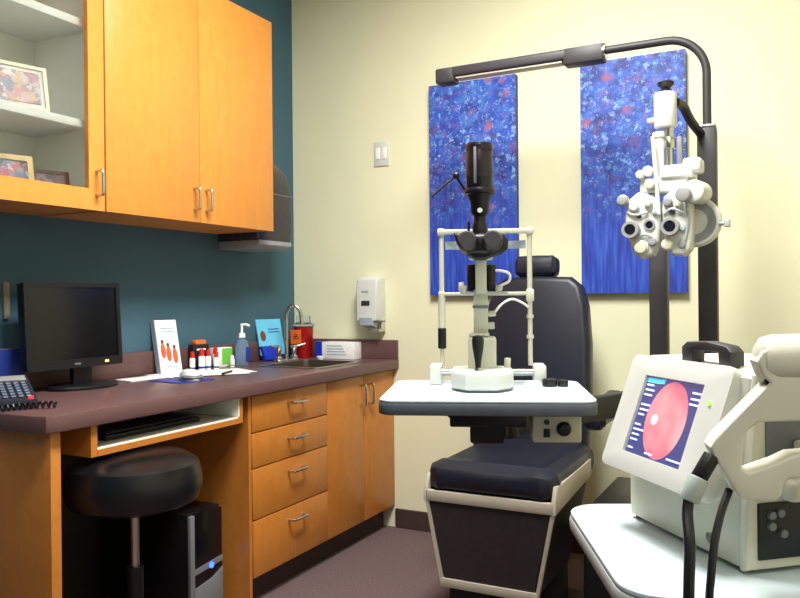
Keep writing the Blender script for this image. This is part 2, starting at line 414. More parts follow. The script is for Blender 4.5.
# glass door cabinet
y0, y1, z0, z1 = 1.02, 1.957, 1.525, 2.50
t = thing('wall_cabinet', 'wall cabinet with a glass door and white shelves, left of the plain doors', 'cabinet', (0, 0, 0))
b = B()
b.box((XL + .002, y0, z0), (XF - .022, y0 + .018, z1)); b.box((XL + .002, y1 - .018, z0), (XF - .022, y1, z1))
b.box((XL + .002, y0, z0), (XF - .022, y1, z0 + .018)); b.box((XL + .002, y0, z1 - .018), (XF - .022, y1, z1))
obj('carcass', b, 'maple', t)
b = B()
b.box((XL + .004, y0 + .018, z0 + .018), (XL + .012, y1 - .018, z1 - .018))
b.box((XL + .012, y1 - .023, z0 + .018), (XF - .024, y1 - .018, z1 - .018)); b.box((XL + .012, y0 + .018, z0 + .018), (XF - .024, y0 + .023, z1 - .018))
b.box((XL + .012, y0 + .023, z0 + .018), (XF - .024, y1 - .023, z0 + .022))
obj('lining', b, 'melamine', t, 'white cabinet lining')
for zs in (1.812, 2.165):
    obj('shelf', B().box((XL + .012, y0 + .023, zs), (XF - .04, y1 - .023, zs + .028), .002), 'shelfedge', t, 'white shelf')
d = obj('door', B().prism([(y0, z0 - .002), (y1 - .003, z0 - .002), (y1 - .003, z1), (y0, z1)], XF - .02, XF, 'x',
        holes=[[(y0 + .075, z0 + .072), (y1 - .07, z0 + .072), (y1 - .07, z1 - .075), (y0 + .075, z1 - .075)]]), 'maple', t)
obj('glass_pane', B().box((XF - .012, y0 + .07, z0 + .067), (XF - .008, y1 - .065, z1 - .07)), 'glass', d, 'clear glass pane')
pull(d, 'z', .085, (XF - .001, 1.918, 1.619))
# two door cabinet
y0, y1 = 1.960, 2.945
t = thing('wall_cabinet', 'wall cabinet with two plain maple doors, above the sink end of the counter', 'cabinet', (0, 0, 0))
obj('carcass', B().box((XL + .002, y0, z0), (XF - .022, y1, z1)), 'maple', t)
for a, c, hy in ((y0 + .002, 2.4445, 2.410), (2.4475, y1, 2.480)):
    d = obj('door', B().box((XF - .02, a, z0 - .002), (XF, c, z1), .0015), 'maple', t)
    pull(d, 'z', .085, (XF - .001, hy, 1.617))
# things in the glass cabinet
def photo_frame(label, loc, rotz, w, h, fr, fm, pm, tilt=-12, mount=None):
    t = thing('photo_frame', label, 'photo frame', loc, rotz)
    k = Tm(rx=tilt)
    obj('frame', B().prism([(-w / 2, 0), (w / 2, 0), (w / 2, h), (-w / 2, h)], 0, .014, 'y', holes=[[(-w / 2 + fr, fr), (w / 2 - fr, fr), (w / 2 - fr, h - fr), (-w / 2 + fr, h - fr)]], mtx=k), fm, t)
    if mount:
        obj('mount', B().box((-w / 2 + fr, .007, fr), (w / 2 - fr, .013, h - fr), mtx=k), 'paper', t); m_ = mount
    else: m_ = 0
    obj('picture', B().box((-w / 2 + fr + m_, .004, fr + m_), (w / 2 - fr - m_, .009, h - fr - m_), mtx=k), pm, t)
    obj('stand', B().box((-.012, .014, .0), (.012, .018, h * .7), mtx=Tm(y=.045, rx=8)), 'black', t)
photo_frame('photo in a pale frame on the middle shelf of the glass cabinet', (-2.262, 1.655, 1.841), 74, .25, .158, .012, 'whiteframe', 'photo1', mount=.012)
photo_frame('gilt framed photo at the bottom of the glass cabinet', (-2.262, 1.600, 1.549), 76, .25, .142, .018, 'goldframe', 'photo2')
photo_frame('small dark framed photo beside the gilt frame in the glass cabinet', (-2.33, 1.865, 1.549), 66, .12, .125, .011, 'woodframe', 'photo3')

# ------------------------------------------------------------------ base cabinets and counter
XC, ZT, TH = -1.86, .885, .05
XB = -1.89
# sink opening x -2.36..-1.95, y 2.90..3.36
t = thing('countertop', 'long brown laminate countertop along the teal wall', 'countertop', (0, 0, 0))
cp = [(XL + .001, 1.455), (XC - .05, 1.455), (XC - .015, 1.47), (XC, 1.505), (XC, YB - .001), (XL + .001, YB - .001)]
SX0, SX1, SY0, SY1 = -2.30, -1.955, 2.975, 3.37
obj('worktop', B().prism(cp, ZT - TH, ZT, bev=.004, holes=[[(SX0, SY0), (SX1, SY0), (SX1, SY1), (SX0, SY1)]]), 'counter', t)
tag(obj('backsplash', B().box((XL + .001, 1.455, ZT + .0005), (XL + .021, YB - .021, ZT + .10), .003), 'counter'), 'long brown backsplash strip against the teal wall above the countertop', 'backsplash')
tag(obj('side_splash', B().box((XL + .001, YB - .0205, ZT + .0005), (XC, YB - .001, ZT + .10), .003), 'counter'), 'short brown splash strip against the cream wall behind the glove box', 'backsplash')
# sink
t = thing('sink', 'stainless sink set into the counter below the faucet', 'sink', (0, 0, ZT))
r = .04
obj('rim', B().prism(rrect(SX0 - .018, SY0 - .018, SX1 + .018, SY1 + .018, .05), .0005, .004, holes=[rrect(SX0 + .012, SY0 + .012, SX1 - .012, SY1 - .012, .04)], bev=.001), 'steel', t)
b = B()
b.prism(rrect(SX0 + .004, SY0 + .004, SX1 - .004, SY1 - .004, .045), -.16, .001, holes=[rrect(SX0 + .012, SY0 + .012, SX1 - .012, SY1 - .012, .04)])
b.prism(rrect(SX0 + .004, SY0 + .004, SX1 - .004, SY1 - .004, .045), -.168, -.16)
obj('basin', b, 'steel', t)
obj('drain', B().cyl((-2.14, 3.13, -.16), (-2.14, 3.13, -.156), .04, bev=.002), 'chrome', t)
# end panel of the desk
tag(obj('end_panel', B().box((XL + .002, 1.495, 0), (XB, 1.53, ZT - TH), .002), 'maple_shaded'), 'upright maple end panel carrying the left end of the countertop', 'panel')
tag(obj('knee_shade_panel', B().box((XL + .002, 1.531, 0), (XL + .012, 2.387, ZT - TH)), 'bpanel'), 'added dark panel standing in for shade at the back of the knee space under the counter', 'panel')  # added dark sheet standing in for the unlit black of the knee space
# keyboard cubby
t = thing('keyboard_shelf', 'open keyboard cubby hung under the counter over the stool', 'keyboard shelf', (0, 0, 0))
obj('side_panel', B().box((XL + .15, 1.628, .738), (XB + .01, 1.652, ZT - TH)), 'maple_shaded', t)
obj('side_panel', B().box((XL + .15, 2.322, .738), (XB + .01, 2.34, ZT - TH)), 'maple_shaded', t)
obj('lining', B().box((XL + .16, 2.316, .762), (XB + .008, 2.322, ZT - TH)), 'melamine', t, 'white inner side of the cubby')
obj('shelf', B().box((XL + .15, 1.652, .745), (XB + .004, 2.322, .760)), 'melamine', t, 'white shelf')
obj('edge_strip', B().box((XB + .004, 1.652, .738), (XB + .012, 2.322, .757)), 'maple_shaded', t, 'shade-toned maple edge strip')
obj('back_panel', B().box((XL + .15, 1.652, .76), (XL + .16, 2.322, ZT - TH)), 'bpanel', t)
# black keyboard inside
t = thing('keyboard', 'black keyboard lying in the open cubby under the counter', 'keyboard', (-2.03, 1.97, .760), -90)
obj('body', B().box((-.22, -.075, 0), (.22, .075, .018), .006), 'black', t)
b = B()
for rr_ in range(5):
    for cc in range(20): b.box((-.205 + cc * .0205, -.062 + rr_ * .025, .018), (-.188 + cc * .0205, -.042 + rr_ * .025, .024), .001, 1)
k = obj('keys', b, 'blackm', t)
# drawer unit
t = thing('drawer_cabinet', 'base cabinet with a stack of four drawers', 'cabinet', (0, 0, 0))
obj('carcass', B().box((XL + .002, 2.405, 0.105), (XB - .02, 2.948, ZT - TH)), 'maple_shaded', t)
obj('side_panel', B().box((XL + .002, 2.388, 0), (XB - .003, 2.4045, ZT - TH)), 'maple_shaded', t)
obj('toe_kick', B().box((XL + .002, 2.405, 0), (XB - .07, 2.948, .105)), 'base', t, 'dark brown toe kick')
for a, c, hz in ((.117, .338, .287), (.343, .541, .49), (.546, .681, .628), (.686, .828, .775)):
    d = obj('drawer', B().box((XB - .02, 2.410, a), (XB, 2.946, c), .0015), 'maple_shaded', t)
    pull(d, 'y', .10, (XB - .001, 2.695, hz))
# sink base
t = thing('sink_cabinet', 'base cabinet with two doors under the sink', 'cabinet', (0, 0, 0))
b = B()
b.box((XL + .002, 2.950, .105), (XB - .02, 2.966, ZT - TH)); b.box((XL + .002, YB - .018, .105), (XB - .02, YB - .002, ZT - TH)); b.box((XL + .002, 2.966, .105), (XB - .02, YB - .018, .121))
obj('carcass', b, 'maple_shaded', t)
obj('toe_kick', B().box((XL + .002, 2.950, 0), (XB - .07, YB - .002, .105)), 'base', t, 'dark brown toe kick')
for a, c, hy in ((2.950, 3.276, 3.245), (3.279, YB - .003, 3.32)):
    d = obj('door', B().box((XB - .02, a, .117), (XB, c, .828), .0015), 'maple_shaded', t)
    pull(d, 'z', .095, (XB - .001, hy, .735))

# ------------------------------------------------------------------ things on the wall
def canvas(label, x0, x1, pm, z0=1.22, z1=2.278):
    t = thing('canvas_painting', label, 'painting', (x0, YB, z0))
    obj('stretcher', B().box((0, -.036, 0), (x1 - x0, -.002, z1 - z0)), 'cedge', t)
    obj('canvas', B().box((-.001, -.039, -.001), (x1 - x0 + .001, -.0355, z1 - z0 + .001)), pm, t)
canvas('tall blue abstract canvas behind the slit lamp, nearer the corner', -1.655, -1.196, 'paint1')
canvas('tall blue abstract canvas behind the phoropter', -.883, -.424, 'paint2')
t = thing('light_switch', 'white light switch plate on the cream wall', 'light switch', (-1.95, YB - .001, 1.97))
obj('plate', B().box((-.044, -.007, -.066), (.044, 0, .066), .003), 'white', t)
for sx_ in (-.02, .02):
    obj('rocker', B().box((sx_ - .013, -.011, -.03), (sx_ + .013, -.006, .03), .002), 'paper', t)
# soap dispenser
t = thing('soap_dispenser', 'white wall soap dispenser above the counter splash', 'soap dispenser', (-1.995, YB - .001, 1.03))
b = B()
b.prism([(0, .05), (0, .285), (-.06, .29), (-.095, .27), (-.105, .22), (-.105, .06)], -.062, .062, 'x', bev=.01, seg=3)
obj('housing', b, 'white', t)
obj('push_bar', B().prism([(-.055, .02), (-.108, .035), (-.114, .075), (-.100, .075), (-.09, .05), (-.055, .05)], -.038, .038, 'x', bev=.003), 'greyprint', t, 'blue-grey push bar')
obj('sight_window', B().box((-.028, -.1090, .137), (.022, -.102, .163), .004), 'blackm', t, 'dark sight window')
obj('emblem', B().box((-.026, -.1075, .205), (.016, -.102, .218), .003), 'greyprint', t)
obj('nozzle', B().cyl((.018, -.05, .05), (.018, -.05, .005), .018, .010), 'trim', t)
obj('drip_tray', B().prism([(-.01, .0), (-.075, .0), (-.085, .018), (-.075, .012), (-.01, .012)], -.005, .062, 'x').box((.045, -.03, .0), (.057, -.002, .05), .003), 'trim', t, 'beige drip tray')
# paper towel dispenser
t = thing('towel_dispenser', 'smoked brown paper towel dispenser in the corner beside the wall cabinet', 'towel dispenser', (XL + .001, 3.095, 1.45))
obj('cover', B().prism([(0, .04), (.24, .04), (.25, .10), (.245, .28), (.215, .385), (.15, .445), (0, .46)], -.145, .145, 'y', bev=.02, seg=3), 'smoke', t)
obj('tray', B().prism([(0, 0), (.21, .0), (.245, .02), (.245, .04), (0, .04)], -.135, .135, 'y', bev=.004), 'greytray', t, 'grey paper outlet tray')
obj('seam', B().box((.236, -.1455, .268), (.2465, .1455, .272)), 'mgrey', t)
# strip on the teal wall and blue binder at the left
tag(obj('cable_cover', B().box((XL + .001, 1.80, 1.145), (XL + .012, 1.822, 1.277), .002), 'cork'), 'short beige strip fixed to the teal wall behind the monitor', 'cable cover')
t = thing('binder', 'blue binder standing behind the phone against the teal wall', 'binder', (-2.49, 1.69, ZT))
obj('cover', B().box((-.008, -.14, 0), (.045, .14, .155), .003), 'navy', t)
obj('pages', B().box((0, -.135, .004), (.038, .137, .1565)), 'mgrey', t)

# ------------------------------------------------------------------ monitor
t = thing('monitor', 'black flat computer monitor on the counter, screen off', 'monitor', (-2.345, 1.970, ZT), 90)
# local x along +world y, local y toward the wall (-x)
k = Tm(z=.0795, rx=-3)
obj('case', B().box((-.208, .0, 0), (.208, .035, .308), .008, mtx=k), 'black', t)
obj('bezel', B().prism(rrect(-.21, -.002, .21, .311, .008), -.008, .001, 'y', holes=[[(-.192, .03), (.192, .03), (.192, .293), (-.192, .293)]], mtx=k), 'black', t)
obj('screen', B().box((-.193, -.003, .029), (.193, .0005, .294), mtx=k), 'blackg', t, 'dark switched-off screen')
obj('logo_plate', B().box((-.015, -.0095, .010), (.012, -.0075, .016), mtx=k), 'mgrey', t)
obj('power_light', B().box((.125, -.0105, .010), (.14, -.0075, .017), .001, mtx=k), 'led_o', t, 'glowing amber power light')
obj('neck', B().box((.0, .015, .01), (.085, .04, .16), .006), 'black', t)
obj('stand_base', B().prism(oval(.045, .02, .145, .095, 36), 0, .014, bev=.004), 'black', t)

# ------------------------------------------------------------------ telephone
t = thing('telephone', 'dark desk telephone at the left end of the counter', 'telephone', (-2.17, 1.535, ZT), 62)
body = [(-.10, 0), (.10, 0), (.10, .085), (-.10, .028)]
obj('body', B().prism(body, -.10, .095, 'x', bev=.006), 'phone', t)
sl = math.degrees(math.atan2(.057, .20))
k = Tm(y=-.10, z=.028, rx=sl)
b = B()
for i in range(5):
    for j in range(6): b.box((-.02 + i * .021, .02 + j * .022, .0), (-.005 + i * .021, .034 + j * .022, .006), .002, 1, mtx=k)
obj('keypad', b, 'key', t)
obj('display', B().box((-.02, .155, 0), (.085, .195, .006), .002, mtx=k), 'lcd', t)
obj('message_light', B().box((.068, .004, 0), (.082, .014, .007), .002, mtx=k), 'led_r', t, 'glowing red message key')
hs = obj('handset', B().tube([(-.06, .0, .02), (-.06, .02, .035), (-.06, .10, .04), (-.06, .18, .035), (-.06, .205, .02)], .018, 12, smooth=4, mtx=k), 'phone', t)
cpts = [(-.03 + .17 * u, -.135 + .02 * math.sin(3 * u) + .008 * math.cos(70 * u), .012 + .008 * math.sin(70 * u)) for u in [i / 90 for i in range(91)]]
obj('coiled_cord', B().tube(cpts, .0035, 6), 'black', t)

# ------------------------------------------------------------------ small things on the counter
tag(obj('mouse_pad', B().prism(rrect(-.10, -.09, .10, .09, .01), 0, .003), 'navy', loc=(-2.19, 2.345, ZT), rot=(0, 0, R(-8))), 'blue mouse pad under the mouse', 'mouse pad')
t = thing('computer_mouse', 'white and grey computer mouse on the blue mouse pad', 'mouse', (-2.150, 2.35, ZT + .003), 60)
obj('body', B().lathe([(0, 0), (.95, 0), (1, .15), (.93, .55), (.7, .85), (.35, .98), (0, 1)], (0, 0, 0), mtx=Matrix.Diagonal((.040, .068, .044, 1))), 'mousewhite', t)
obj('side_grip', B().ell((0, -.026, .014), (.043, .045, .014)), 'mgrey', t, 'dark grey side grip')
t = thing('paper_stack', 'loose white papers spread on the counter before the bottles', 'papers', (-2.29, 2.56, ZT), 0)
for k_, (x_, y_, a_) in enumerate(((0, .12, 62), (-.05, -.02, 78), (.03, .05, 52))):
    obj('sheet', B().box((-.14, -.108, 0), (.14, .108, .001), mtx=Tm(x_, y_, .0005 + k_ * .0015, rz=a_)), 'paper', t)
tag(obj('envelope', B().box((-.05, -.11, 0), (.05, .11, .006), .002), 'paper', loc=(-2.37, 2.33, ZT), rot=(0, 0, R(-6))), 'white envelope lying beside the brochure holder', 'envelope')
t = thing('pen', 'dark pen lying across the white papers', 'pen', (-2.17, 2.60, ZT + .010), 20)
obj('barrel', B().cyl((0, -.06, 0), (0, .05, 0), .0045), 'black', t); obj('tip', B().cyl((0, .05, 0), (0, .064, 0), .0045, .001), 'chrome', t)

# white brochure with three printed figures, leaning
t = thing('brochure_holder', 'tall white brochure card with printed figures leaning by the bottles', 'brochure', (-2.425, 2.54, ZT), 76)
k = Tm(y=-.0, rx=-13)
obj('card', B().box((-.052, 0, .0), (.052, .012, .24), .001, mtx=k), 'paper', t)
obj('side', B().box((-.057, -.001, 0), (-.052, .03, .242), mtx=k), 'greyprint', t)
b = B(); b2 = B()
for x_, h_ in ((-.030, .125), (-.004, .110), (.026, .100)):
    b.prism(oval(x_, h_ - .022, .012, .034, 16), -.0016, -.0005, 'y', mtx=k); b2.prism(oval(x_, h_ + .018, .007, .010, 14), -.0018, -.0005, 'y', mtx=k)
obj('printed_figures', b, 'shirt', t, 'orange and red printed figures'); obj('printed_faces', b2, 'skin', t)
b = B()
for zz in (.20, .185, .03): b.box((-.03, -.0012, zz), (.035, -.0003, zz + .005), mtx=k)
obj('text_lines', b, 'greyprint', t)

def dropper(label, loc, h=.072, r=.0125, cap='red', body='paper', band='navy', grp='small red capped drop bottles on the counter'):
    t = thing('drop_bottle', label, 'bottle', loc, 0, grp)
    obj('bottle', B().lathe([(0, 0), (r, 0), (r, h * .62), (r * .6, h * .74), (r * .5, h * .76), (0, h * .76)], (0, 0, 0), seg=18), body, t)
    obj('cap', B().lathe([(0, h * .68), (r * .82, h * .68), (r * .72, h * .95), (r * .4, h), (0, h)], (0, 0, 0), seg=18), cap, t, cap + ' cap')
    obj('label_band', B().lathe([(r + .0004, h * .10), (r + .0004, h * .2)], (0, 0, 0), seg=18), band, t)
dropper('red capped drop bottle nearest the white brochure', (-2.425, 2.665, ZT), .088)
dropper('tall red capped drop bottle, second from the white brochure', (-2.405, 2.705, ZT), .098, .015)
dropper('red capped drop bottle in the middle of the cluster before the black box', (-2.40, 2.742, ZT), .094, .013)
dropper('short red capped drop bottle at the front of the cluster', (-2.372, 2.765, ZT), .084, .012)
dropper('red capped drop bottle next to the green and white carton', (-2.42, 2.815, ZT), .100, .013)
t = thing('medicine_box', 'small black carton with orange top behind the red capped bottles', 'box', (-2.468, 2.755, ZT), 82)
obj('carton', B().box((-.045, -.018, 0), (.045, .018, .115), .001), 'darkprint', t)
obj('top_flap', B().box((-.03, -.019, .115), (.03, .019, .135), .004), 'orange', t, 'orange top')
obj('label_stripe', B().box((-.026, -.019, .088), (.026, -.0175, .096)), 'paper', t)
t = thing('carton', 'green and white carton between the drop bottles and the pump bottle', 'box', (-2.455, 2.895, ZT), 80)
obj('box', B().box((-.052, -.02, 0), (.052, .02, .092), .001), 'paper', t)
obj('green_panel', B().box((-.01, -.0212, .012), (.0525, .0, .088)), 'green', t)
dropper('small white vial standing before the green and white carton', (-2.395, 2.905, ZT), .055, .012, 'paper', 'paper', 'green', None)

# sanitizer pump bottle
t = thing('pump_bottle', 'clear hand sanitizer pump bottle with white pump', 'pump bottle', (-2.40, 2.985, ZT))
obj('bottle', B().lathe([(0, 0), (.036, 0), (.038, .004), (.038, .095), (.032, .118), (.014, .130), (.014, .138), (0, .138)], (0, 0, 0), mtx=Matrix.Diagonal((.75, 1, 1, 1))), 'gelblue', t)
obj('label', B().box((.024, -.006, .02), (.0295, .032, .09), .002), 'navy', t, 'blue front label')
obj('collar', B().cyl((0, 0, .136), (0, 0, .158), .017, .015), 'paper', t)
p_ = obj('pump', B().cyl((0, 0, .158), (0, 0, .195), .006), 'paper', t)
obj('spout', B().tube([(-.005, .0, .197), (.02, .006, .199), (.038, .012, .192)], .0065, 10), 'paper', p_)

# sky blue brochure in a blue holder
t = thing('brochure_holder', 'sky blue brochure in a royal blue holder left of the faucet', 'brochure', (-2.44, 3.30, ZT), 72)
k = Tm(rx=-15)
obj('leaflet', B().box((-.078, 0, .03), (.078, .006, .222), mtx=k), 'cyan', t, 'sky blue leaflet')
obj('pocket', B().prism([(-.066, 0), (.020, 0), (.034, .075), (-.080, .075)], -.02, .014, 'y', bev=.003, mtx=k), 'blue', t, 'royal blue pocket')
obj('printed_portrait', B().prism(oval(-.047, .132, .017, .028, 18), -.0016, -.0004, 'y', mtx=k), 'skin', t)
b = B()
for zz in (.165, .15): b.box((-.01, -.0012, zz), (.06, -.0003, zz + .005), mtx=k)
obj('text_lines', b, 'navy', t)

# faucet
t = thing('faucet', 'chrome gooseneck faucet with two lever handles behind the sink', 'faucet', (-2.352, 3.285, ZT))
obj('base_plate', B().prism(rrect(-.03, -.095, .03, .095, .028), 0, .010, bev=.003), 'chrome', t)
sp = [(0, 0, .01), (0, 0, .22)] + [(.036 - .036 * math.cos(R(a)), 0.0 + .3 * (.05 - .05 * math.cos(R(a))), .225 + .062 * math.sin(R(a))) for a in range(15, 166, 15)] + [(.073, .031, .205)]
obj('spout', B().tube(sp, .0095, 14), 'chrome', t)
obj('aerator', B().cyl((.073, .031, .207), (.074, .031, .188), .012), 'chrome', t)
for s_ in (-1, 1):
    v = obj('valve', B().lathe([(0, 0), (.020, 0), (.020, .012), (.012, .02), (.012, .045), (.017, .055), (.015, .07), (0, .074)], (0, s_ * .068, .008)), 'chrome', t)
    obj('lever', B().cyl((0, s_ * .068, .070), (.045 if s_ > 0 else -.02, s_ * .068 + (.04 if s_ > 0 else -.045), .085), .0065, .005), 'chrome', v)
# sharps container
t = thing('sharps_container', 'red sharps container with orange sticker behind the faucet', 'sharps container', (-2.40, 3.512, ZT))
obj('body', B().lathe([(0, 0), (.040, 0), (.044, .008), (.054, .165), (.056, .17), (0, .17)], (0, 0, 0), seg=32), 'sharps', t)
obj('lid', B().lathe([(0, .17), (.058, .17), (.058, .182), (.040, .19), (.038, .225), (.034, .23), (0, .23)], (0, 0, 0), seg=32), 'clear', t, 'clear lid')
s_ = obj('sticker', B().box((-.030, -.003, -.038), (.030, 0, .038)), 'orange', t, 'orange warning sticker', loc=(-.012, -.054, .115), rot=(R(5), 0, R(14)))
b = B()
for a in range(3):
    an = R(90 + 120 * a); cx, cz = .009 * math.cos(an), .009 * math.sin(an)
    b.prism(oval(cx, cz, .009, .009, 18), -.0042, -.003, 'y', holes=[oval(cx, cz, .006, .006, 18)])
obj('hazard_symbol', b, 'darkprint', s_)
# glove box
t = thing('glove_box', 'white glove box with blue end lying against the back splash', 'box', (-2.19, 3.535, ZT))
obj('carton', B().box((-.118, -.04, 0), (.118, .04, .088), .001), 'paper', t)
obj('blue_end', B().box((-.1188, -.0408, .001), (-.080, .039, .0885)), 'blue', t, 'blue printed end')
b = B()
for zz in (.065, .05, .035, .02): b.box((-.05, -.0412, zz), (.085 - (zz * .6), -.0398, zz + .006))
obj('text_lines', b, 'greyprint', t)
# strainer
t = thing('sink_strainer', 'small white stopper on the sink rim', 'strainer', (-2.20, 3.372, ZT + .0045))
obj('cup', B().lathe([(0, 0), (.012, 0), (.02, .014), (.02, .018), (0, .018)], (0, 0, 0), seg=20), 'paper', t)

# ------------------------------------------------------------------ stool and computer tower
t = thing('stool', 'round black vinyl stool pushed under the counter', 'stool', (-1.885, 1.80, 0))
obj('seat', B().lathe([(0, .56), (.17, .56), (.20, .575), (.212, .61), (.212, .65), (.20, .69), (.16, .715), (.08, .724), (0, .726)], (0, 0, 0), seg=48), 'vinylb', t)
obj('seat_plate', B().cyl((0, 0, .545), (0, 0, .56), .12), 'blackm', t)
obj('column', B().cyl((0, 0, .10), (0, 0, .36), .026), 'black', t)
obj('piston', B().cyl((0, 0, .36), (0, 0, .545), .014), 'chrome', t, 'chrome gas piston')
obj('hub', B().cyl((0, 0, .075), (0, 0, .125), .034, bev=.006), 'trim', t)
for i in range(5):
    a = R(20 + 72 * i); c_, s_ = math.cos(a), math.sin(a)
    l = obj('leg', B().tube([(0, 0, .095), (.13 * c_, .13 * s_, .095), (.23 * c_, .23 * s_, .07)], .014, 10), 'black', t)
    obj('caster', B().cyl((.23 * c_ - .011 * s_, .23 * s_ + .011 * c_, .026), (.23 * c_ + .011 * s_, .23 * s_ - .011 * c_, .026), .026, bev=.004)
        .cyl((.23 * c_, .23 * s_, .03), (.23 * c_, .23 * s_, .07), .006), 'black', l)
t = thing('computer_tower', 'black computer tower with silver trim on the floor under the counter', 'computer', (-2.0, 2.265, 0))
obj('case', B().box((-.42, -.09, 0), (-.012, .09, .41), .004), 'black', t)
obj('front_panel', B().prism([(-.09, 0), (.09, 0), (.09, .40), (.0, .415), (-.09, .40)], -.012, 0, 'x', bev=.003), 'blackg', t)
obj('side_trim', B().box((-.01, -.092, .0), (.006, -.068, .405), .003), 'mgrey', t, 'silver side trim')
obj('lower_grille', B().prism([(-.068, .02), (.088, .02), (.088, .17), (.03, .145), (-.068, .13)], 0, .006, 'x', bev=.002), 'mgrey', t, 'silver lower grille')
obj('power_light', B().cyl((.004, .02, .195), (.010, .02, .195), .011, seg=16), 'led_b', t, 'glowing blue power button')
obj('silver_band', B().prism([(-.068, .18), (.088, .195), (.088, .215), (-.068, .2)], 0, .005, 'x'), 'mgrey', t)

# ------------------------------------------------------------------ patient chair
CX = -.972
t = thing('exam_chair', 'black vinyl patient examination chair with beige trim', 'chair', (CX, 2.55, 0))
obj('seat', B().pad((-.232, -.002, .506), (.232, .60, .600), .03, .012), 'vinyl', t)
b = B()
b.box((-.238, -.008, .468), (.238, .012, .508), .003)
for s_ in (-1, 1):
    b.prism([(-.008, .468), (.50, .500), (.50, .565), (.02, .560), (-.008, .508)], s_ * .238 - .008, s_ * .238 + .008, 'x', bev=.003)
obj('seat_trim', b, 'trim', t, 'beige seat surround')
# tapered skirt
def frustum(b, w0, w1, ya0, yb0, ya1, yb1, z0, z1):
    tm = bmesh.new()
    vs = [tm.verts.new(p) for p in ((-w0, ya0, z0), (w0, ya0, z0), (w0, yb0, z0), (-w0, yb0, z0), (-w1, ya1, z1), (w1, ya1, z1), (w1, yb1, z1), (-w1, yb1, z1))]
    for f in ((0, 1, 2, 3), (4, 5, 6, 7), (0, 1, 5, 4), (1, 2, 6, 5), (2, 3, 7, 6), (3, 0, 4, 7)): tm.faces.new([vs[i] for i in f])
    bmesh.ops.recalc_face_normals(tm, faces=tm.faces[:])
    b._in(tm)
b = B(); frustum(b, .166, .226, .004, .45, .004, .50, .165, .468)
obj('skirt', b, 'black', t)
obj('front_panel', B().prism([(-.166, .19), (.166, .19), (.226, .468), (-.226, .468)], -.001, .005, 'y'), 'bpanel', t, 'dark brown front panel')
b = B()
for s_ in (-1, 1):
    tm = bmesh.new()
    f0 = [(s_ * .168, .165), (s_ * .18, .165), (s_ * .240, .470), (s_ * .228, .470)]
    b.prism(f0, -.006, .012, 'y')
b.box((-.18, -.007, .163), (.18, .012, .195), .002)
obj('skirt_frame', b, 'trim', t, 'beige frame of the skirt panel')
obj('base', B().box((-.165, .03, .02), (.165, .45, .165), .01).prism(rrect(-.22, -.02, .22, .55, .08), 0, .025, bev=.006), 'black', t)
# backrest: leaning slab with rounded top
kb = Tm(x=-.035, y=.60, z=.52, rx=-11)
prof = [(-.255, .0), (.245, .0), (.248, .25), (.240, .50), (.222, .66), (.195, .745), (.15, .782), (0, .79), (-.15, .782), (-.195, .745), (-.222, .66), (-.240, .50), (-.252, .25)]
obj('backrest', B().prism(prof, -.04, .055, 'y', bev=.03, seg=4, mtx=kb), 'vinyl', t)
obj('back_shell', B().prism([(p[0] * .96, p[1] * .97 + .01) for p in prof], .05, .075, 'y', bev=.01, mtx=kb), 'black', t)
for s_ in (-1, 1):
    ar = obj('armrest', B().pad((s_ * .285 - .035, .36, .705), (s_ * .285 + .035, .80, .80), .022, .004), 'vinyl', t)
    obj('armrest_bracket', B().box((s_ * .262 - .04, .69, .71), (s_ * .262 + .04, .75, .76), .004), 'black', ar)
hr = obj('headrest', B().pad((-.105, -.035, .790), (.080, .045, .878), .022, .006, mtx=kb), 'vinyl', t)
b = B()
for s_ in (-.05, .05): b.cyl((s_, .02, .70), (s_, .02, .83), .008, mtx=kb)
obj('headrest_post', b, 'chrome', hr)
obj('back_hinge', B().box((-.10, .56, .42), (.10, .66, .62), .01), 'black', t)

# ------------------------------------------------------------------ instrument stand (behind the chair)
t = thing('instrument_stand', 'black floor stand with tall posts, lamp arm and console right of the chair', 'instrument stand', (-.29, 3.06, 0))
obj('post', B().box((-.033, -.033, .44), (.033, .033, 1.822), .006), 'blackm', t)
obj('post_cap', B().box((-.033, -.033, 1.822), (.033, .033, 1.832), .003), 'chrome', t, 'chrome cap')
obj('arm_post', B().box((-.207, -.033, .44), (-.142, .033, 1.47), .006), 'blackm', t)
obj('console', B().box((-.385, -.36, .0), (.10, .22, .455), .015), 'black', t)  # stand base, enlarged so its black fills the shadowed gap beside the chair
# lamp
lz = 2.168
pts = [(0, 0, 1.83), (0, 0, 2.03)]
for a in range(0, 91, 10): pts.append((-.14 + .14 * math.cos(R(a)), 0, lz - .14 + .14 * math.sin(R(a))))
pts += [(-.38, 0, lz)]
la = obj('lamp_arm', B().tube(pts, .0155, 14), 'blackm', t)
lh = obj('lamp_head', B().box((-1.085, -.035, lz - .024), (-.37, .035, lz + .022), .012, 3).box((-.53, -.036, lz - .044), (-.37, .036, lz + .023), .010).box((-1.087, -.036, lz - .044), (-1.0, .036, lz + .021), .010), 'blackm', t)
obj('lamp_ring', B().cyl((-.378, 0, lz - .005), (-.366, 0, lz - .005), .034), 'chrome', lh, 'chrome end ring')
obj('tube_light', B().box((-.995, -.026, lz - .031), (-.535, .026, lz - .022), .003), 'trim', lh, 'unlit pale lamp tube')
# console arm to the slit lamp table
# arm carrying the phoropter
b = B()
b.tube([(-.02, -.03, 1.80), (-.045, -.12, 1.835), (-.06, -.20, 1.87), (-.075, -.26, 1.872)], .016, 12, smooth=4)
obj('phoropter_arm', b, 'black', t)

# ------------------------------------------------------------------ phoropter (hangs on the arm)
t = thing('phoropter', 'white phoropter hanging from the instrument stand beside the right canvas', 'phoropter', (-.385, 2.76, 1.45), -3)
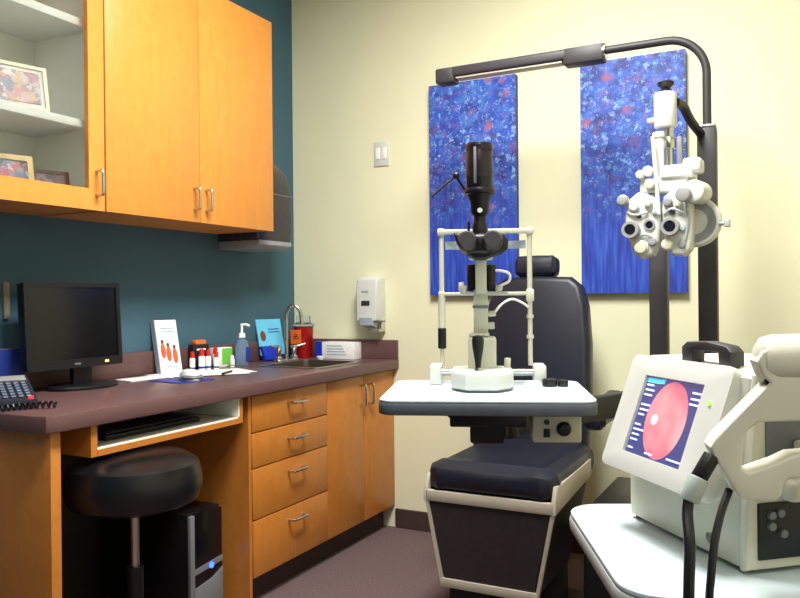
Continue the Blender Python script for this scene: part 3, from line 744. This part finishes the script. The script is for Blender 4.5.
# suspension
obj('mount_cylinder', B().cyl((-.015, .03, .335), (-.015, .03, .455), .038, bev=.005), 'white', t)
obj('top_knob', B().lathe([(0, 0), (.022, 0), (.022, .008), (.014, .014), (.02, .022), (.028, .028), (.028, .036), (.016, .042), (0, .042)], (-.013, .03, .455), seg=20), 'black', t, 'black top knob')
obj('side_screw', B().cyl((-.05, .03, .365), (-.075, .03, .363), .011, bev=.003), 'white', t)
obj('clamp_arm', B().cyl((-.015, .03, .395), (-.004, .05, .422), .018), 'black', t)
b = B(); b.cyl((-.002, .03, .17), (-.002, .03, .337), .014); b.cyl((-.002, .03, .26), (-.002, .03, .30), .022, bev=.004)
obj('hanger_rod', b, 'chrome', t, 'chrome hanger rod')
obj('hanger_sleeve', B().cyl((-.036, .02, .15), (-.034, .02, .315), .017, bev=.003).cyl((-.035, .02, .30), (-.035, .02, .32), .022, bev=.003), 'white', t)
obj('rod_bracket', B().box((.022, .02, .17), (.04, .05, .30), .004), 'mgrey', t)
obj('near_point_rod', B().cyl((-.022, -.055, .03), (-.048, -.02, .30), .0065), 'white', t)
# crossbar
b = B()
b.box((-.09, -.035, .105), (.065, .05, .160), .008, 3); b.box((-.02, -.045, .150), (.085, .045, .195), .008, 3); b.box((.05, -.04, .165), (.11, .04, .215), .012, 3)
obj('crossbar', b, 'white', t)
obj('level_knob', B().cyl((-.052, -.035, .135), (-.052, -.062, .135), .016, bev=.004).cyl((-.085, -.03, .17), (-.085, -.055, .17), .014, bev=.004).cyl((-.06, -.03, .18), (-.06, -.05, .18), .018, bev=.004), 'offwhite', t)
def bank(poly, dial, eyes, knobs, levers):
    e = obj('lens_battery', B().prism(poly, -.045, .020, 'y', bev=.014, seg=3), 'white', t)
    dx, dz, dr, dy = dial
    obj('lens_dial', B().lathe([(0, 0), (dr * .9, 0), (dr * .98, .006), (dr, .014), (dr * .98, .034), (dr * .6, .042), (0, .042)], (dx, dy, dz), (0, 1, 0), 44), 'white', e)
    obj('dial_face', B().lathe([(dr * .50, -.001), (dr * .82, -.001), (dr * .82, .003), (dr * .50, .003)], (dx, dy, dz), (0, 1, 0), 40), 'lcd', e, 'grey graduated dial face')
    for (x_, z_, r_, l_) in eyes:
        g = obj('eyepiece', B().lathe([(0, 0), (r_ * 1.05, 0), (r_ * 1.05, l_ * .4), (r_ * .92, l_ * .5), (r_, l_ * .6), (r_, l_), (r_ * .7, l_), (r_ * .65, l_ - .004), (0, l_ - .004)], (x_, -.042, z_), (0, -1, 0), 28), 'lcd', e, 'grey eyepiece')
        obj('aperture', B().cyl((x_, -.039 - l_, z_), (x_, -.037 - l_, z_), r_ * .62), 'lensglass', g, 'dark lens aperture')
    for (x_, z_, r_, l_, m_) in knobs:
        obj('control_knob', B().lathe([(0, 0), (r_, 0), (r_, l_ * .55), (r_ * .8, l_ * .65), (r_ * .8, l_ * .95), (r_ * .6, l_), (0, l_)], (x_, -.042, z_), (0, -1, 0), 22), m_, e)
    for pts_ in levers:
        obj('lever', B().tube(pts_, .0045, 8, smooth=4), 'lgrey', e, 'grey lever')
    return e
lobeL = [(-.130, .085), (-.095, .112), (-.045, .100), (-.022, .07), (-.018, .0), (-.024, -.06), (-.045, -.105), (-.085, -.118), (-.112, -.095), (-.132, -.035), (-.140, .03)]
bank(lobeL, (-.085, .01, .066, .018), [(-.114, -.018, .028, .036), (-.056, -.003, .019, .008)],
     [(-.142, .085, .020, .030, 'lcd'), (-.105, .062, .017, .020, 'white'), (-.058, .070, .014, .022, 'ivory'), (-.082, -.078, .024, .024, 'ivory'), (-.045, -.060, .015, .016, 'lcd'), (-.090, .030, .009, .012, 'blackm'), (-.035, .040, .011, .016, 'lgrey')],
     [[(-.130, -.047, .045), (-.10, -.056, .032), (-.060, -.052, .040)], [(-.100, -.047, -.045), (-.07, -.055, -.035), (-.045, -.05, -.045)]])
lobeR = [(-.010, .09), (.020, .115), (.065, .105), (.082, .06), (.084, -.03), (.078, -.09), (.055, -.112), (.015, -.108), (-.004, -.07), (-.014, -.02), (-.016, .05)]
bank(lobeR, (.078, .005, .086, .016), [(.016, -.014, .029, .038)],
     [(.006, .070, .016, .022, 'lcd'), (.040, .064, .013, .016, 'ivory'), (.004, -.072, .020, .022, 'ivory'), (.052, -.018, .012, .014, 'lgrey'), (.020, .036, .010, .014, 'blackm'), (.050, -.075, .012, .012, 'lcd')],
     [[(-.008, -.047, .030), (.02, -.058, .046), (.055, -.050, .030)], [(.062, -.047, .075), (.070, -.052, .01), (.060, -.048, -.06)]])
obj('sphere_knob', B().cyl((.088, -.075, .098), (.102, .02, .098), .038, bev=.010), 'white', t)
obj('sphere_knob', B().cyl((.060, -.100, .088), (.064, -.07, .088), .025, bev=.006), 'lcd', t, 'grey ribbed knob')
obj('brake_lever', B().cyl((.155, .02, -.005), (.185, .02, -.005), .007).box((.172, .008, -.018), (.19, .032, .008), .003), 'lgrey', t, 'small grey brake lever')

# ------------------------------------------------------------------ slit lamp table
TX, TY, TZ = -.77, 2.02, .955
t = thing('instrument_table', 'pale laminate table carrying the slit lamp in front of the chair', 'instrument table', (TX, TY, 0), 21)
top = []
for p in rrect(-.27, -.268, .268, .20, .045): top.append(p)
obj('tabletop', B().prism(top, TZ - .006, TZ, bev=.002), 'tabletop', t)
obj('edge_band', B().prism([(x_ * 1.008, y_ * 1.008) for x_, y_ in top], TZ - .038, TZ - .0062, bev=.006), 'tedge', t, 'slate rubber edge')
obj('bracket', B().box((-.095, -.18, TZ - .08), (.10, .12, TZ - .0385), .005), 'black', t)
obj('support_arm', B().prism([(-.045, -.09), (.045, -.09), (.045, .06), (-.045, .06)], TZ - .14, TZ - .081, bev=.01)
    , 'black', t)
pb = obj('control_box', B().box((.115, -.172, TZ - .119), (.238, -.02, TZ - .0385), .006), 'ivory', t, 'ivory power control box')
obj('brightness_knob', B().lathe([(0, 0), (.019, 0), (.018, .006), (.013, .010), (.012, .020), (0, .021)], (.194, -.172, TZ - .083), (0, -1, 0), 24), 'black', pb)
obj('rocker_switch', B().box((.143, -.176, TZ - .105), (.159, -.171, TZ - .083), .002), 'black', pb)
obj('pilot_light', B().cyl((.151, -.171, TZ - .066), (.151, -.175, TZ - .066), .007, seg=16), 'black', pb)
# articulated arm between table and stand column
a0 = Vector((-.77, 2.02, 0)); 
def loc2(x_, y_): 
    v = Matrix.Rotation(R(-21), 2) @ (Vector((x_, y_)) - Vector((TX, TY))); return v.x, v.y
qx, qy = loc2(-.468, 3.045)
px_, py_ = .06, .10
ang = math.degrees(math.atan2(qy - py_, qx - px_)); L_ = math.hypot(qx - px_, qy - py_)
obj('swing_arm', B().prism([(-.04, .805), (.10, .805), (L_ - .035, .775), (L_ - .035, .865), (.0, .874), (-.04, .874)], -.022, .022, 'y', bev=.006, mtx=Tm(px_, py_, 0, rz=ang)), 'black', t)
obj('pivot', B().cyl((px_, py_, .80), (px_, py_, TZ - .0385), .032, bev=.004), 'black', t)
# pucks
t2 = thing('lens_case', 'small white round lens case on the slit lamp table', 'lens case', (TX + .128 * math.cos(R(21)) - .012 * math.sin(R(21)), TY + .128 * math.sin(R(21)) + .012 * math.cos(R(21)), TZ), 21)
obj('case', B().cyl((0, 0, 0), (0, 0, .013), .025, bev=.004), 'paper', t2); obj('lid', B().cyl((0, 0, .013), (0, 0, .018), .02, bev=.002), 'paper', t2)
t2 = thing('chin_strap_knob', 'small black double knob on the slit lamp table', 'knob', (TX + .187 * math.cos(R(21)) - .040 * math.sin(R(21)), TY + .187 * math.sin(R(21)) + .040 * math.cos(R(21)), TZ), 21)
obj('puck', B().cyl((-.010, 0, 0), (-.010, 0, .022), .021, bev=.004), 'black', t2); obj('puck', B().cyl((.026, -.003, 0), (.026, -.003, .019), .015, bev=.003), 'black', t2)

# ------------------------------------------------------------------ slit lamp
t = thing('slit_lamp', 'ivory and black slit lamp microscope with head frame on the pale table', 'slit lamp', (TX, TY, TZ), 21)
foot_y0, foot_y1 = .06, .155
for s_, x_ in ((-1, -.146), (1, .153)):
    f = obj('foot_block', B().box((x_ - .017, foot_y0, 0), (x_ + .017, foot_y1, .057), .006, 3), 'white', t)
obj('rail', B().cyl((-.145, .085, .038), (.148, .085, .038), .007), 'chrome', t, 'chrome rail')
obj('rail', B().cyl((-.145, .135, .030), (.148, .135, .030), .010), 'lgrey', t)
# head frame
lp = obj('frame_post', B().cyl((-.130, .145, .05), (-.130, .145, .105), .0065).cyl((-.130, .145, .155), (-.130, .145, .265), .0105).cyl((-.130, .145, .265), (-.130, .145, .445), .0075), 'ivory', t)
obj('grip', B().cyl((-.130, .145, .100), (-.130, .145, .162), .0125, bev=.003), 'black', lp, 'black height grip')
rp = obj('frame_post', B().cyl((.130, .145, .05), (.130, .145, .265), .007).cyl((.130, .145, .265), (.130, .145, .445), .0075).cyl((.130, .145, .13), (.130, .145, .14), .0105).cyl((.130, .145, .19), (.130, .145, .20), .0105), 'ivory', t)
obj('top_bar', B().box((-.138, .137, .440), (.138, .153, .455), .003).box((-.142, .133, .436), (-.120, .157, .458), .005).box((.120, .133, .436), (.142, .157, .458), .005), 'ivory', t)
fb = []
for a in range(0, 13):
    u = a / 12; fb.append((-.118 + .236 * u, .150 + .035 * math.sin(PI * u), .408))
b = B()
for p_, q_ in zip(fb, fb[1:]):
    dx, dy = q_[0] - p_[0], q_[1] - p_[1]
    b.box((-.0005, -.002, -.012), (math.hypot(dx, dy) + .0005, .002, .012), mtx=Tm(p_[0], p_[1], p_[2], rz=math.degrees(math.atan2(dy, dx))))
obj('forehead_band', b, 'greyprint', t, 'pale grey forehead band')
obj('chin_bar', B().box((-.140, .138, .257), (.140, .152, .268), .003).box((.119, .132, .238), (.142, .158, .276), .005).box((-.140, .135, .254), (-.120, .155, .271), .004), 'ivory', t)
# sliding base
bp_ = [(-.098, -.02), (-.092, -.075), (-.055, -.125), (.03, -.125), (.068, -.075), (.074, -.02), (.072, .06), (.05, .075), (-.075, .075), (-.096, .06)]
obj('sliding_base', B().prism(bp_, .006, .056, bev=.010, seg=3), 'white', t)
obj('base_plinth', B().prism([(x_ * .9, y_ * .9) for x_, y_ in bp_], 0, .0065), 'mgrey', t)
obj('arm_housing', B().box((-.050, -.02, .054), (.028, .055, .142), .008, 3).box((-.048, -.012, .144), (.010, .05, .152), .004), 'ivory', t)
j = obj('joystick', B().lathe([(0, 0), (.007, 0), (.009, .02), (.015, .055), (.0165, .075), (.014, .086), (0, .090)], (-.022, -.085, .062), (.0, .10, 1), 24), 'black', t)
obj('joystick_ring', B().cyl((-.022, -.086, .053), (-.022, -.085, .064), .010), 'chrome', j)
obj('lock_knob', B().cyl((.058, .02, .055), (.06, .02, .082), .009, bev=.003), 'ivory', t)
obj('column', B().box((-.034, .01, .15), (.006, .045, .275), .004), 'ivory', t)
obj('scale_collar', B().box((-.037, .006, .222), (.009, .049, .230), .002), 'mgrey', t)
b = B(); b.cyl((.006, .025, .205), (.028, .025, .207), .008, bev=.002); b.cyl((.006, .025, .172), (.024, .025, .173), .010, bev=.002)
obj('adjust_knob', b, 'ivory', t)
# illumination arm and mid bar
obj('illumination_arm', B().box((-.028, -.018, .262), (.003, .012, .372), .004).box((-.046, -.022, .355), (.021, .02, .376), .006), 'ivory', t)
obj('lamp_housing', B().cyl((-.030, .035, .27), (-.030, .035, .345), .022, bev=.004).cyl((.012, .035, .27), (.012, .035, .345), .018, bev=.004), 'black', t)
obj('cross_arm', B().box((-.070, .0, .262), (.062, .03, .268), .002), 'lgrey', t)
b = B(); b.cyl((-.075, .01, .283), (-.060, .01, .283), .013, bev=.003); b.cyl((-.062, .01, .266), (-.062, .01, .285), .010, bev=.002); b.cyl((.035, .01, .266), (.040, .01, .285), .009, bev=.002)
obj('angle_knob', b, 'ivory', t)
obj('cord', B().tube([(.015, .03, .325), (.040, .03, .327), (.066, .032, .318), (.066, .032, .298), (.045, .03, .286), (.012, .03, .268)], .0038, 8, smooth=5), 'paper', t, 'white looped cord')
obj('cord', B().tube([(.022, .03, .205), (.045, .05, .232), (.075, .09, .246), (.105, .12, .236), (.125, .14, .222)], .0035, 8, smooth=5), 'paper', t, 'white looped cord')
# microscope head
ms = obj('microscope', B().box((-.045, -.06, .372), (.018, .05, .425), .012, 3), 'black', t)
b = B()
for s_ in (-1, 1):
    b.cyl((-.014 + s_ * .034, -.095, .405), (-.014 + s_ * .030, .0, .398), .027, .030, bev=.006)
obj('eyepiece', b, 'black', ms)
b = B()
for s_ in (-1, 1):
    b.cyl((-.014 + s_ * .034, -.104, .406), (-.014 + s_ * .034, -.094, .405), .021, .026)
obj('eyecup', b, 'blackm', ms)
obj('wing_housing', B().prism([(-.088, .432), (-.045, .425), (-.014, .43), (.018, .430), (.050, .428), (.064, .41), (.062, .385), (.04, .37), (0, .355), (-.03, .355), (-.06, .375), (-.078, .40)], -.03, .02, 'y', bev=.010, seg=3), 'black', ms)
cs = obj('camera_neck', B().lathe([(0, 0), (.020, 0), (.022, .025), (.017, .04), (.017, .055), (.024, .065), (.026, .095), (.034, .112), (.034, .122), (0, .122)], (-.014, .0, .422), (0, 0, 1), 28), 'black', t)
obj('white_button', B().cyl((-.014, -.020, .492), (-.014, -.027, .492), .007), 'paper', cs, 'white round button')
obj('camera_body', B().cyl((-.014, 0, .538), (-.014, 0, .556), .043, bev=.006).cyl((-.014, 0, .556), (-.014, 0, .680), .037, bev=.003).cyl((-.014, 0, .585), (-.014, 0, .60), .0385).cyl((-.014, 0, .66), (-.014, 0, .672), .0385), 'purple', t, 'dark purplish black camera body')
obj('highlight_strip', B().box((-.030, -.0395, .565), (-.022, -.034, .665), .001), 'mgrey', t)  # grey strip standing in for a highlight on the camera body
obj('pointer_arm', B().cyl((-.055, 0, .552), (-.078, -.005, .59), .0035).ell((-.079, -.006, .592), .010).cyl((-.080, -.006, .592), (-.148, -.02, .532), .0032), 'black', t)
obj('side_lever', B().cyl((-.045, -.01, .42), (-.045, -.01, .462), .004), 'black', t)

# ------------------------------------------------------------------ right instrument table
t = thing('instrument_table', 'pale laminate table carrying the retinal camera at the right edge', 'instrument table', (-.409, 1.500, 0), 25)
tp = rrect(0, -.475, .80, 0, .065)
obj('tabletop', B().prism(tp, .792, .80, bev=.002), 'tabletop', t)
obj('edge_band', B().prism([(.4 + (x_ - .4) * 1.006, -.2275 + (y_ + .2275) * 1.006) for x_, y_ in tp], .765, .7918, bev=.006), 'greyedge', t, 'grey edge band')
obj('pedestal', B().cyl((.42, -.22, .06), (.42, -.22, .762), .04), 'black', t)
obj('foot', B().box((.12, -.26, .0), (.72, -.18, .06), .012).box((.38, -.45, 0), (.46, -.02, .055), .012), 'black', t)

# ------------------------------------------------------------------ retinal camera (desktop unit)
DX, DY, DZ, DA = -.284, 1.471, .80, -48.5
t = thing('retinal_camera', 'ivory retinal camera unit with a tilted screen showing a pink eye image', 'retinal camera', (DX, DY, DZ), DA)
obj('body', B().prism([(0, .008), (.0, .10), (.02, .285), (.045, .298), (.23, .298), (.24, .28), (.24, .008)], .006, .318, 'x', bev=.010, seg=3)
    , 'offwhite', t)
# end frame of the body (the right side, with recessed dark connector panel)
obj('end_cap', B().prism([(-.004, .006), (.0, .11), (.02, .29), (.045, .304), (.235, .304), (.245, .28), (.245, .006)], .312, .330, 'x', bev=.006), 'offwhite', t)
pn = obj('connector_panel', B().box((.328, .016, .022), (.334, .225, .105), .002), 'black', t, 'black recessed connector panel')
b = B()
for y_, z_ in ((.035, .088), (.035, .072), (.05, .09), (.055, .06)): b.cyl((.333, y_, z_), (.340, y_, z_), .006, seg=14)
obj('socket', b, 'mgrey', pn); obj('plug', B().box((.333, .105, .035), (.355, .14, .065), .004), 'offwhite', pn)
obj('foot', B().cyl((.02, .02, 0), (.02, .02, .009), .012).cyl((.30, .02, 0), (.30, .02, .009), .012).cyl((.02, .22, 0), (.02, .22, .009), .012).cyl((.30, .22, 0), (.30, .22, .009), .012), 'black', t)
# bezel
tilt = math.degrees(math.atan2(.07, .187))
kz = Matrix.Translation((0, -.055, .11)) @ Euler((-R(tilt), 0, 0)).to_matrix().to_4x4()
bz = obj('screen_housing', B().prism(rrect(.012, -.006, .292, .202, .014), -.004, .030, 'y', bev=.008, seg=3, holes=[[(.068, .028), (.233, .028), (.233, .167), (.068, .167)]], mtx=kz)
         .prism(rrect(.018, .002, .286, .196, .012), .012, .05, 'y', bev=.006, mtx=kz), 'white', t, 'white tilted screen housing')
obj('screen', B().box((.066, .002, .026), (.235, .013, .169), mtx=kz), 'scr_bg', bz, 'violet-blue lit screen')
obj('retina_image', B().prism(oval(.154, .097, .054, .067, 40, 0), .0008, .0022, 'y', mtx=kz), 'scr_pink', bz, 'glowing pink oval eye image')
obj('bright_spot', B().prism(oval(.126, .094, .009, .009, 20), .0002, .0010, 'y', mtx=kz), 'scr_spot', bz)
obj('title_bar', B().box((.072, .0004, .156), (.112, .0018, .164), mtx=kz).box((.114, .0004, .157), (.122, .0018, .165), mtx=kz), 'scr_cyan', bz)
random.seed(3)
rows = [(.075, .150 - i * .009, .075 + random.uniform(.015, .032)) for i in range(12) if i not in (3, 7)]
rows += [(.205, z_, .228) for z_ in (.150, .140, .131)] + [(.128, .034, .150), (.19, .036, .226), (.075, .036, .088)]
for a_, z_, c_ in rows:
    obj('text_line', B().box((a_, -.0004, z_), (c_, .0018, z_ + .003), mtx=kz), 'scr_txt', bz)
obj('power_light', B().cyl((.259, -.003, .139), (.259, -.006, .139), .0035, seg=14, mtx=kz), 'led_g', bz, 'small green light')
obj('badge', B().prism(oval(.243, .030, .011, .009, 24), .000, .009, 'y'), 'mgrey', t, 'blue-grey oval badge')
# carrying handle
hx0, hx1 = .135, .262
b = B()
b.prism([(hx0, .290), (hx0 + .028, .290), (hx0 + .030, .318), (hx1 - .032, .318), (hx1 - .03, .290), (hx1, .290), (hx1, .320), (hx1 - .012, .329), (.20, .334), (hx0 + .014, .331), (hx0, .322)], .025, .052, 'y', bev=.004)
obj('carrying_handle', b, 'blackm', t, 'charcoal carrying handle')
# cradle on the right side
obj('side_panel', B().box((.329, .03, .165), (.333, .225, .285), .002), 'mgrey', t, 'grey upper side panel')
obj('port_box', B().box((.333, .075, .165), (.352, .125, .195), .004), 'offwhite', t)
obj('port', B().cyl((.351, .092, .18), (.355, .092, .18), .009), 'black', t)
obj('cradle', B().box((.329, .04, .112), (.372, .16, .145), .010, 3), 'offwhite', t)

# ------------------------------------------------------------------ hand piece
HX, HY, HZ, HA = -.053, 1.153, .999, 17
t = thing('camera_handpiece', 'white loop handled camera handpiece at the right edge before the retinal camera', 'handpiece', (HX, HY, HZ), HA)
outer = [(-.052, -.012), (-.056, .0), (-.050, .012), (.022, .090), (.012, .100), (.006, .118), (.012, .132), (.028, .139), (.20, .150), (.20, -.020), (.115, -.034), (.045, -.040), (.038, -.048), (.034, -.064), (.026, -.071), (-.010, -.071), (-.020, -.066)]
hole = [(-.015, -.028), (-.014, .018), (.006, .036), (.085, .040), (.098, .015), (.085, -.004), (.050, -.008), (.029, -.019), (-.006, -.033)]
obj('loop_handle', B().prism(outer, .0, .048, 'y', bev=.009, seg=3, holes=[hole]), 'offwhite', t)
obj('barrel', B().lathe([(0, 0), (.020, .002), (.032, .010), (.036, .025), (.036, .2), (0, .2)], (.008, .03, .118), (1, -.02, .02), 32), 'offwhite', t)
obj('trigger', B().box((.017, .006, .085), (.034, .03, .097), .003), 'black', t, 'black trigger button')
# connector and cables
b = B().cyl((-.052, .010, -.012), (-.072, .003, -.044), .0115, bev=.002)
pl = obj('cable_plug', b, 'black', t)
obj('plug_sleeve', B().cyl((-.071, .004, -.042), (-.086, -.002, -.074), .0145, .0135, bev=.003), 'lgrey', pl, 'grey plug sleeve')
obj('cable', B().tube([(-.085, -.002, -.070), (-.089, -.010, -.090), (-.091, -.035, -.13), (-.096, -.05, -.21), (-.100, -.05, -.45), (-.06, -.03, -.70), (.04, .0, -.80), (.15, .0, -.86), (.25, .0, -.990)], .0075, 10, smooth=5), 'black', t)
obj('cable', B().tube([(-.028, .02, -.062), (-.042, .0, -.085), (-.056, -.025, -.115), (-.066, -.045, -.16), (-.070, -.05, -.22), (-.068, -.05, -.45), (-.02, -.03, -.66), (.08, .0, -.76), (.20, .0, -.86), (.28, .0, -.990)], .0055, 10, smooth=5), 'black', t)

# ------------------------------------------------------------------ camera, world, view
cam = bpy.data.cameras.new('camera'); cam.sensor_width = 36; cam.lens = 772 / 800 * 36; cam.clip_start = .02
co = bpy.data.objects.new('camera', cam); C.objects.link(co)
yaw, pitch, roll = R(27.2), R(-.14), R(-.53)
Fv = Vector((-math.sin(yaw) * math.cos(pitch), math.cos(yaw) * math.cos(pitch), math.sin(pitch)))
Rt = Vector((math.cos(yaw), math.sin(yaw), 0)); U = Rt.cross(Fv)
R2 = Rt * math.cos(roll) + U * math.sin(roll); U2 = R2.cross(Fv)
mw = Matrix((R2, U2, -Fv)).transposed().to_4x4(); mw.translation = (0, 0, 1.21)
co.matrix_world = mw
sc = bpy.context.scene
sc.camera = co
w = bpy.data.worlds.new('world'); sc.world = w; w.use_nodes = True
w.node_tree.nodes['Background'].inputs[0].default_value = (.8, .85, .9, 1); w.node_tree.nodes['Background'].inputs[1].default_value = .3
sc.view_settings.view_transform = 'Standard'; sc.view_settings.look = 'None'
sc.view_settings.gamma = 1; sc.view_settings.use_curve_mapping = False
sc.view_settings.exposure = 0.33
